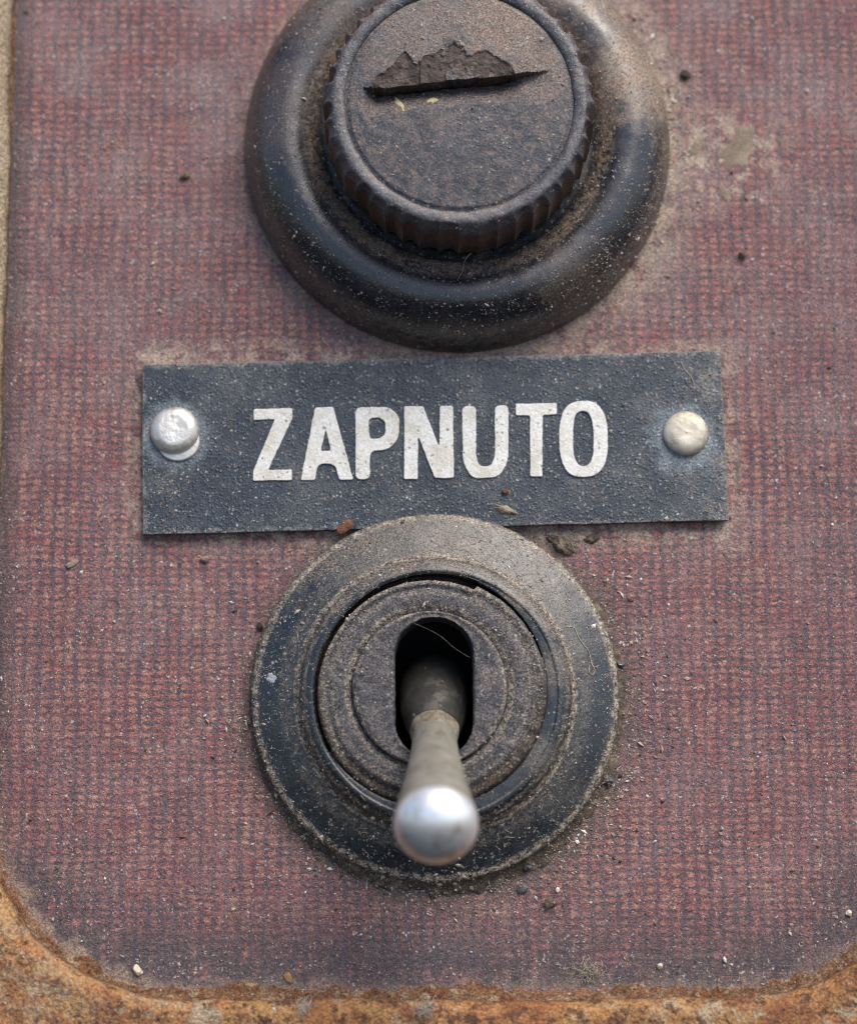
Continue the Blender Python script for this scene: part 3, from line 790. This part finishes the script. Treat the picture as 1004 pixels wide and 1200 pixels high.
rock('crumb', 21.62, 37.23, 0, (.85, .8, .7), 1, m_black, 'dark crumb right of the fuse holder near the top edge', 'crumb')
rock('crumb', -20.24, 28.5, 0, (.85, .85, .6), 2, m_olive, 'olive brown grain on the board left of the fuse holder', 'crumb')
rock('crumb', 25.99, 21.51, 0, (.75, .8, .6), 3, m_brown, 'dark brown crumb between the fuse holder and the right edge', 'crumb')
rock('stone_chip', -22.82, -36.49, 0, (.85, .85, .5), 4, m_cream, 'cream stone chip by the rusty edge at lower left', 'stone chip', rz=.6)
rock('flake', -11.0, -37.01, 0, (.72, .85, .35), 5, m_ochre, 'ochre flake just above the rusty bottom edge', 'flake')
rock('lump', 9.64, -31.28, 0, (.95, .95, .7), 6, m_brown, 'brown dirt lump on the board under the lower right of the switch', 'dirt lump')
rock('stone_chip', 10.19, -30.28, 0, (.5, .4, .35), 7, m_white, 'small white chip beside the brown dirt lump under the switch', 'stone chip')
rock('stone_chip', 18.19, -36.23, 0, (.5, .48, .4), 8, m_cream, 'small cream chip near the bottom edge right of the lint tuft', 'stone chip')
rock('stone_chip', 33.2, -32.07, 0, (.6, .55, .4), 9, m_cream, 'pale chip at the far right near the lower corner', 'stone chip')
rock('stone_chip', 23.24, -35.7, 0, (.32, .55, .3), 10, m_white, 'thin white sliver above the bottom edge at lower right', 'stone chip', rz=.4)
rock('bark_chip', -6.8, -1.5, .45, (2.1, .85, .9), 11, m_bark, 'reddish brown bark chip wedged between nameplate and switch', 'bark chip', rz=.72)
rock('pebble', 14.35, -21.75, 0, (.95, .8, .8), 12, m_grey, 'blue grey pebble at the lower right foot of the switch', 'pebble')
rock('pebble', 7.9, -28.55, 0, (.7, .6, .6), 13, m_grey, 'blue grey pebble under the switch, straight below its right half', 'pebble')
rock('pebble', 15.45, -12.47, 0, (.75, .95, .7), 14, m_grey, 'grey pebble at the right foot of the switch', 'pebble')
rock('pebble', -14.2, -17.04, 0, (.6, .7, .6), 15, m_grey, 'small grey pebble at the left foot of the switch', 'pebble')
rock('pebble', -13.55, -9.4, 0, (.6, .8, .5), 25, m_black, 'small black pebble at the upper left foot of the switch', 'pebble')
rock('lump', 7.35, -30.3, 0, (.75, 1.1, .35), 16, m_grey, 'flat grey dirt lump below the switch', 'dirt lump', rz=-.5)
rock('crumb', 6.2, 1.5, .85, (.6, .5, .4), 37, m_bark, 'rust coloured crumb on the nameplate below the letters', 'crumb')
rock('crumb', -28.85, -4.2, 0, (1.2, .55, .35), 20, m_clay, 'tan crumb on the board left of the nameplate corner', 'crumb', rz=.6)
rock('crumb', -18.13, -3.85, 0, (.8, .6, .5), 21, m_clay, 'tan and dark crumb under the nameplate left of the switch', 'crumb')

def tube(path, r, sides=4):
    v = []; n = len(path)
    for i, p in enumerate(path):
        d = (Vector(path[min(i + 1, n - 1)]) - Vector(path[max(i - 1, 0)])).normalized()
        a = d.orthogonal().normalized(); b = d.cross(a)
        rr = r * (.35 if i in (0, n - 1) else 1)
        for k in range(sides):
            t = 2 * math.pi * k / sides
            v.append(tuple(Vector(p) + a * rr * math.cos(t) + b * rr * math.sin(t)))
    return v, grid_faces(n, sides)
# surface lookup, panel frame
bpy.context.view_layer.update()
Wi = W.inverted(); SV = []; SF = []; SID = []
for o in list(C.objects):
    if o.type != 'MESH': continue
    M = Wi @ o.matrix_world; b = len(SV)
    SV += [(M @ x.co) / MM for x in o.data.vertices]
    for p in o.data.polygons: SF.append([b + k for k in p.vertices]); SID.append(o.name.split('.')[0])
bvh = BVHTree.FromPolygons(SV, SF)
def drop(u, v):
    h = bvh.ray_cast(Vector((u, v, 60)), Vector((0, 0, -1)))
    return (h[0], h[1], SID[h[2]]) if h[0] is not None else (None, None, None)

def splat(name, u, v, sx, sy, rz, seed, mat, label, cat, th=.05):
    n, rings = 30, 5; V = []
    for k in range(rings + 1):
        q = 1 - k / rings
        for i in range(n):
            t = 2 * math.pi * i / n; rr = q * (1 + .5 * fbm(math.cos(t), math.sin(t), seed, 1.5))
            x, y = sx * rr * math.cos(t) / 2, sy * rr * math.sin(t) / 2
            x, y = x * math.cos(rz) - y * math.sin(rz), x * math.sin(rz) + y * math.cos(rz)
            h, _, _ = drop(u + x, v + y)
            V.append((u + x, v + y, h.z + (th * (1 - q ** 3) * (1 + .7 * fbm(x, y, seed, 1.8)) + .3 * th * nz(x, y, seed, 4) if k else -.02)))
    return tag(mesh(name, V, grid_faces(rings + 1, n), mat, None, 60), label, cat)
splat('paint_fleck', -12.5, -13.7, .75, .95, .3, 17, m_fleck, 'whitish paint fleck stuck on the left of the switch bezel', 'paint fleck')
splat('paint_fleck', -2.3, 31.2, .5, 1.5, .5, 18, m_yellow, 'pale yellow paint streak in the left of the cap slot', 'paint fleck', .08)
splat('paint_fleck', .3, 31.4, 1.0, .6, .4, 19, m_yellow, 'pale yellow paint blob in the middle of the cap slot', 'paint fleck', .08)
splat('lump', 10.7, -2.7, 2.6, 1.2, -.7, 31, M_dirt, 'tan dirt lump packed between the nameplate and the upper right of the switch', 'dirt lump', .45)
splat('lump', 13.3, -2.2, 1.5, .9, .3, 33, M_dirt, 'dark brown dirt lump under the nameplate right of the lint clump', 'dirt lump', .3)
splat('lump', 6.3, .0, 1.9, .7, -.3, 35, m_clay, 'tan dirt lump on the lower edge of the nameplate above the switch', 'dirt lump', .25)
splat('clay_flake', 25.9, 31.0, 2.2, 4.4, -.45, 41, m_clay, 'tan flake of dried clay on the board right of the fuse holder', 'clay flake', .05)
splat('clay_flake', 22.4, 30.9, .9, 2.2, -.5, 43, m_clay, 'narrow tan clay smear between the fuse holder and the larger clay flake', 'clay flake', .07)
splat('clay_flake', 24.6, 27.0, .8, 1.8, .5, 45, m_clay, 'small tan clay smear just under the larger clay flake', 'clay flake', .06)
def wisp(u, v, length, curl, seed, lift=.03, n=10):
    """a curled fibre that follows whatever lies under it"""
    r = random.Random(seed); a = r.uniform(0, 6.28); out = []; c = r.uniform(-curl, curl)
    for i in range(n):
        h, nn, s = drop(u, v)
        if h is None or h.z < -.5 or (out and abs(h.z - out[-1][2]) > .8): break
        out.append((u, v, h.z + lift + r.uniform(0, lift)))
        a += c + r.uniform(-.35, .35) * curl; u += math.cos(a) * length / n; v += math.sin(a) * length / n
    return out
def tuft(name, u, v, spread, count, label, cat, seed):
    r = random.Random(seed); V = []; F = []
    for k in range(int(count * 2.4)):
        rr = spread * abs(r.gauss(0, .5)); a = r.uniform(0, 6.28)
        p = wisp(u + rr * math.cos(a), v + rr * math.sin(a) * .7, r.uniform(.4, 1.4), .45, r.random() * 1e6, .06)
        if len(p) < 4: continue
        p = [(x, y, z + r.uniform(0, .25) * math.sin(i * .5)) for i, (x, y, z) in enumerate(p)]
        vv, ff = tube(p, r.uniform(.009, .02)); b = len(V); V += vv; F += [tuple(b + q for q in f) for f in ff]
    o = mesh(name, V, F, m_lint, None, 180)
    return tag(o, label, cat)
tuft('lint_tuft', 12.61, -36.69, 1.5, 46, 'tan tuft of lint on the board just above the bottom edge', 'lint', 4)
tuft('lint_tuft', 11.4, -2.3, 1.3, 70, 'dusty clump of lint under the nameplate at the upper right of the switch', 'lint', 5)
tuft('lint_tuft', -.3, -39.4, .8, 40, 'whitish lint on the rusty bottom edge below the switch', 'lint', 6)
tuft('lint_tuft', -9.7, -39.2, .8, 34, 'pale lint on the rusty bottom edge left of the middle', 'lint', 7)
def hair(path, r, label):
    pp = smoothprof3(path)
    v, f = tube(pp, r, 5); o = mesh('hair', v, f, m_lint, None, 180); tag(o, label, 'hair')
def smoothprof3(pts, per=7):
    out = []; P = [pts[0]] + list(pts) + [pts[-1]]
    for i in range(1, len(P) - 2):
        a, b, c, d = P[i - 1], P[i], P[i + 1], P[i + 2]
        for k in range(per):
            t = k / per
            out.append(tuple(0.5 * (2 * b[q] + (c[q] - a[q]) * t + (2 * a[q] - 5 * b[q] + 4 * c[q] - d[q]) * t * t + (3 * b[q] - a[q] - 3 * c[q] + d[q]) * t ** 3) for q in range(3)))
    out.append(pts[-1]); return out
def lay(pts, lift=.05):
    o = []
    for u, v in pts:
        h, _, _ = drop(u, v); o.append((u, v, h.z + lift))
    return o
hair(lay([(10.9, -9.6), (11.6, -9.7), (11.9, -10.4), (12.3, -11.0), (12.75, -11.6), (12.95, -12.5), (13.2, -13.0), (13.05, -13.4), (12.75, -13.2), (12.8, -12.6)]), .028, 'looped pale hair lying on the right of the switch bezel')
hair([(-1.3, -9.5, 4.6), (-.3, -9.9, 4.3), (.9, -10.5, 4.0), (2.1, -11.5, 3.9), (3.3, -12.3, 4.4)], .006, 'thin hair strung across the top of the switch slot')
hair([(-10.0, -20.6, 2.3), (-8.9, -21.6, 2.35), (-7.8, -22.3, 2.45), (-6.9, -22.7, 2.5)], .022, 'thin hair lying on the lower left of the switch bezel')
hair([(3.4, 19.8, 7.0), (2.9, 19.2, 6.8), (2.7, 18.5, 6.0), (2.3, 18.0, 5.4)], .022, 'short hair hanging under the knurled cap')
hair(lay([(20.6, 12.4), (21.0, 11.6), (21.5, 11.0), (21.7, 10.3)]), .03, 'short hair above the stained right rivet on the nameplate')

# fine grit and short fibres: nobody could count them
def mat_grit(name, cols):
    g = G(name)
    n = g.nt.nodes.new('ShaderNodeNewGeometry'); r = n.outputs['Random Per Island']
    rp = g.nt.nodes.new('ShaderNodeValToRGB'); rp.color_ramp.interpolation = 'CONSTANT'
    e = rp.color_ramp.elements; e[0].position = 0; e[0].color = (*cols[0][1], 1); e[1].position = cols[1][0]; e[1].color = (*cols[1][1], 1)
    for p, c in cols[2:]:
        k = e.new(p); k.color = (*c, 1)
    g.nt.links.new(r, rp.inputs[0])
    return g.done(rp.outputs[0], .6, 0, None, .4)
def build_grit():
    V = []; F = []; MI = []; r = random.Random(11)
    mg = [mat_grit('sand_mix', [(0, (.50, .46, .40)), (.14, (.40, .325, .245)), (.40, (.30, .23, .165)), (.58, (.19, .13, .095)), (.74, (.075, .052, .04)), (.87, (.36, .35, .35)), (.975, (.70, .68, .64))]),
          mat_grit('dust_mix', [(0, (.34, .29, .235)), (.35, (.26, .215, .17)), (.62, (.19, .15, .115)), (.84, (.40, .36, .31)), (.96, (.58, .55, .5))])]
    octa = [(1, 0, 0), (0, 1, 0), (-1, 0, 0), (0, -1, 0), (0, 0, 1), (0, 0, -1)]
    of = [(0, 1, 4), (1, 2, 4), (2, 3, 4), (3, 0, 4), (1, 0, 5), (2, 1, 5), (3, 2, 5), (0, 3, 5)]
    n = 0
    while n < 38000:
        u, v = r.uniform(-36, 40), r.uniform(-42, 48); n += 1
        dens = .42 + 1.1 * fbm(u, v, 0, .16, 3)
        dt = math.hypot(u - TOG[0], v - TOG[1]) - 15
        if 0 < dt < 4: dens += .35
        if v > 14: dens *= .7
        if u < -22 and v > 0: dens *= .6
        if r.random() > dens: continue
        h, nn, s = drop(u, v)
        if h is None or h.z < -.4 or s in ('tip', 'lever', 'pivot', 'neck_ring', 'socket'): continue
        if s == 'letter' and r.random() < .7: continue
        if s in ('rivet', 'bare_crescent') and r.random() < .8: continue
        if nn.z < .25 and r.random() < .6: continue
        a = math.exp(r.gauss(math.log(.036), .6)); a = min(a, .2)
        if s == 'sheet': a *= .85
        b = len(V); rot = Matrix.Rotation(r.uniform(0, 6.28), 3, 'Z') @ Matrix.Rotation(r.uniform(-.6, .6), 3, 'X')
        sx, sy, sz = a * r.uniform(.7, 1.7), a * r.uniform(.6, 1.1), a * r.uniform(.5, .9)
        for c in octa:
            p = rot @ Vector((c[0] * sx * r.uniform(.7, 1.2), c[1] * sy * r.uniform(.7, 1.2), c[2] * sz))
            V.append(tuple(h + nn * a * .3 + p))
        F += [tuple(b + k for k in f) for f in of]; MI += [0 if s in ('panel_board', 'housing_frame', 'rust_crust') else 1] * 8
    rings = [(TOG, 14.6, .35, 1500, 0, 360), (TOG, 11.0, .28, 1100, 0, 360), (TOG, 10.3, .5, 400, 0, 360), (TOG, 12.6, 1.2, 1700, -10, 190), (TOG, 15.6, .9, 2600, 0, 360), (TOG, 16.6, 1.2, 1400, 200, 380),
             ((TOG[0] + NUT[0], TOG[1] + NUT[1]), 8.6, .3, 1100, 0, 360), ((TOG[0] + NUT[0], TOG[1] + NUT[1]), 6.2, .3, 700, 0, 360), ((TOG[0] + NUT[0], TOG[1] + NUT[1]), 7.4, .9, 700, 0, 360),
             (FUSE, 17.4, .8, 1700, -60, 60), (FUSE, 17.8, .6, 1000, 180, 330), (FUSE, 12.2, .6, 900, 190, 380), (FUSE, 15.5, 1.6, 1500, -50, 70), (FUSE, 16.4, 1.2, 900, 190, 350)]
    rings = [q + (.034,) for q in rings] + [(TOG, 16.2, 1.3, 900, 0, 360, .07), (TOG, 17.5, 1.8, 500, -60, 70, .08), (TOG, 15.7, .6, 500, 180, 360, .07), (FUSE, 18.3, .9, 500, -50, 40, .06)]
    for (cx, cy), R_, sg, cnt, a0, a1, gs in rings:
        for _ in range(cnt):
            t = math.radians(r.uniform(a0, a1)); q = r.gauss(R_, sg); u, v = cx + q * math.cos(t), cy + q * math.sin(t)
            if nz(u, v, 3, .3) + .5 * nz(u, v, 3, 1.1) < r.uniform(-.7, .4): continue
            h, nn, s = drop(u, v)
            if h is None or h.z < 0 - .2 or s in ('tip', 'lever', 'pivot', 'neck_ring', 'socket', 'letter', 'rivet', 'sheet'): continue
            a = min(.2, math.exp(r.gauss(math.log(gs), .45)))
            b = len(V); rot = Matrix.Rotation(r.uniform(0, 6.28), 3, 'Z') @ Matrix.Rotation(r.uniform(-.6, .6), 3, 'X')
            sx, sy, sz = a * r.uniform(.7, 2.0), a * r.uniform(.6, 1.1), a * r.uniform(.5, .9)
            for c in octa: V.append(tuple(h + nn * a * .3 + rot @ Vector((c[0] * sx * r.uniform(.7, 1.2), c[1] * sy * r.uniform(.7, 1.2), c[2] * sz))))
            F += [tuple(b + k for k in f) for f in of]; MI += [1 if gs < .05 else 0] * 8
    o = mesh('grit', V, F, mg, None, None, MI)
    tag(o, 'fine grit and sand grains scattered over the board and switch', kind='stuff', cat='grit')
    V = []; F = []
    for k in range(900):
        if r.random() < .6:
            a = math.radians(r.gauss(75, 55)); q = r.uniform(9.6, 14.4); u, v = TOG[0] + q * math.cos(a), TOG[1] + q * math.sin(a)
        else: u, v = r.uniform(-33, 34), r.uniform(-38, 40)
        p = wisp(u, v, r.uniform(.25, .95), 1.0, r.random() * 1e6, .02, 6)
        if len(p) < 4: continue
        if drop(u, v)[2] in ('tip', 'lever', 'letter', 'rivet'): continue
        vv, ff = tube(p, r.uniform(.011, .022), 3); b = len(V); V += vv; F += [tuple(b + q for q in f) for f in ff]
    o = mesh('dust_fibres', V, F, m_lint, None, 180)
    tag(o, 'short pale dust fibres lying on the switch and board', kind='stuff', cat='dust')
build_grit()
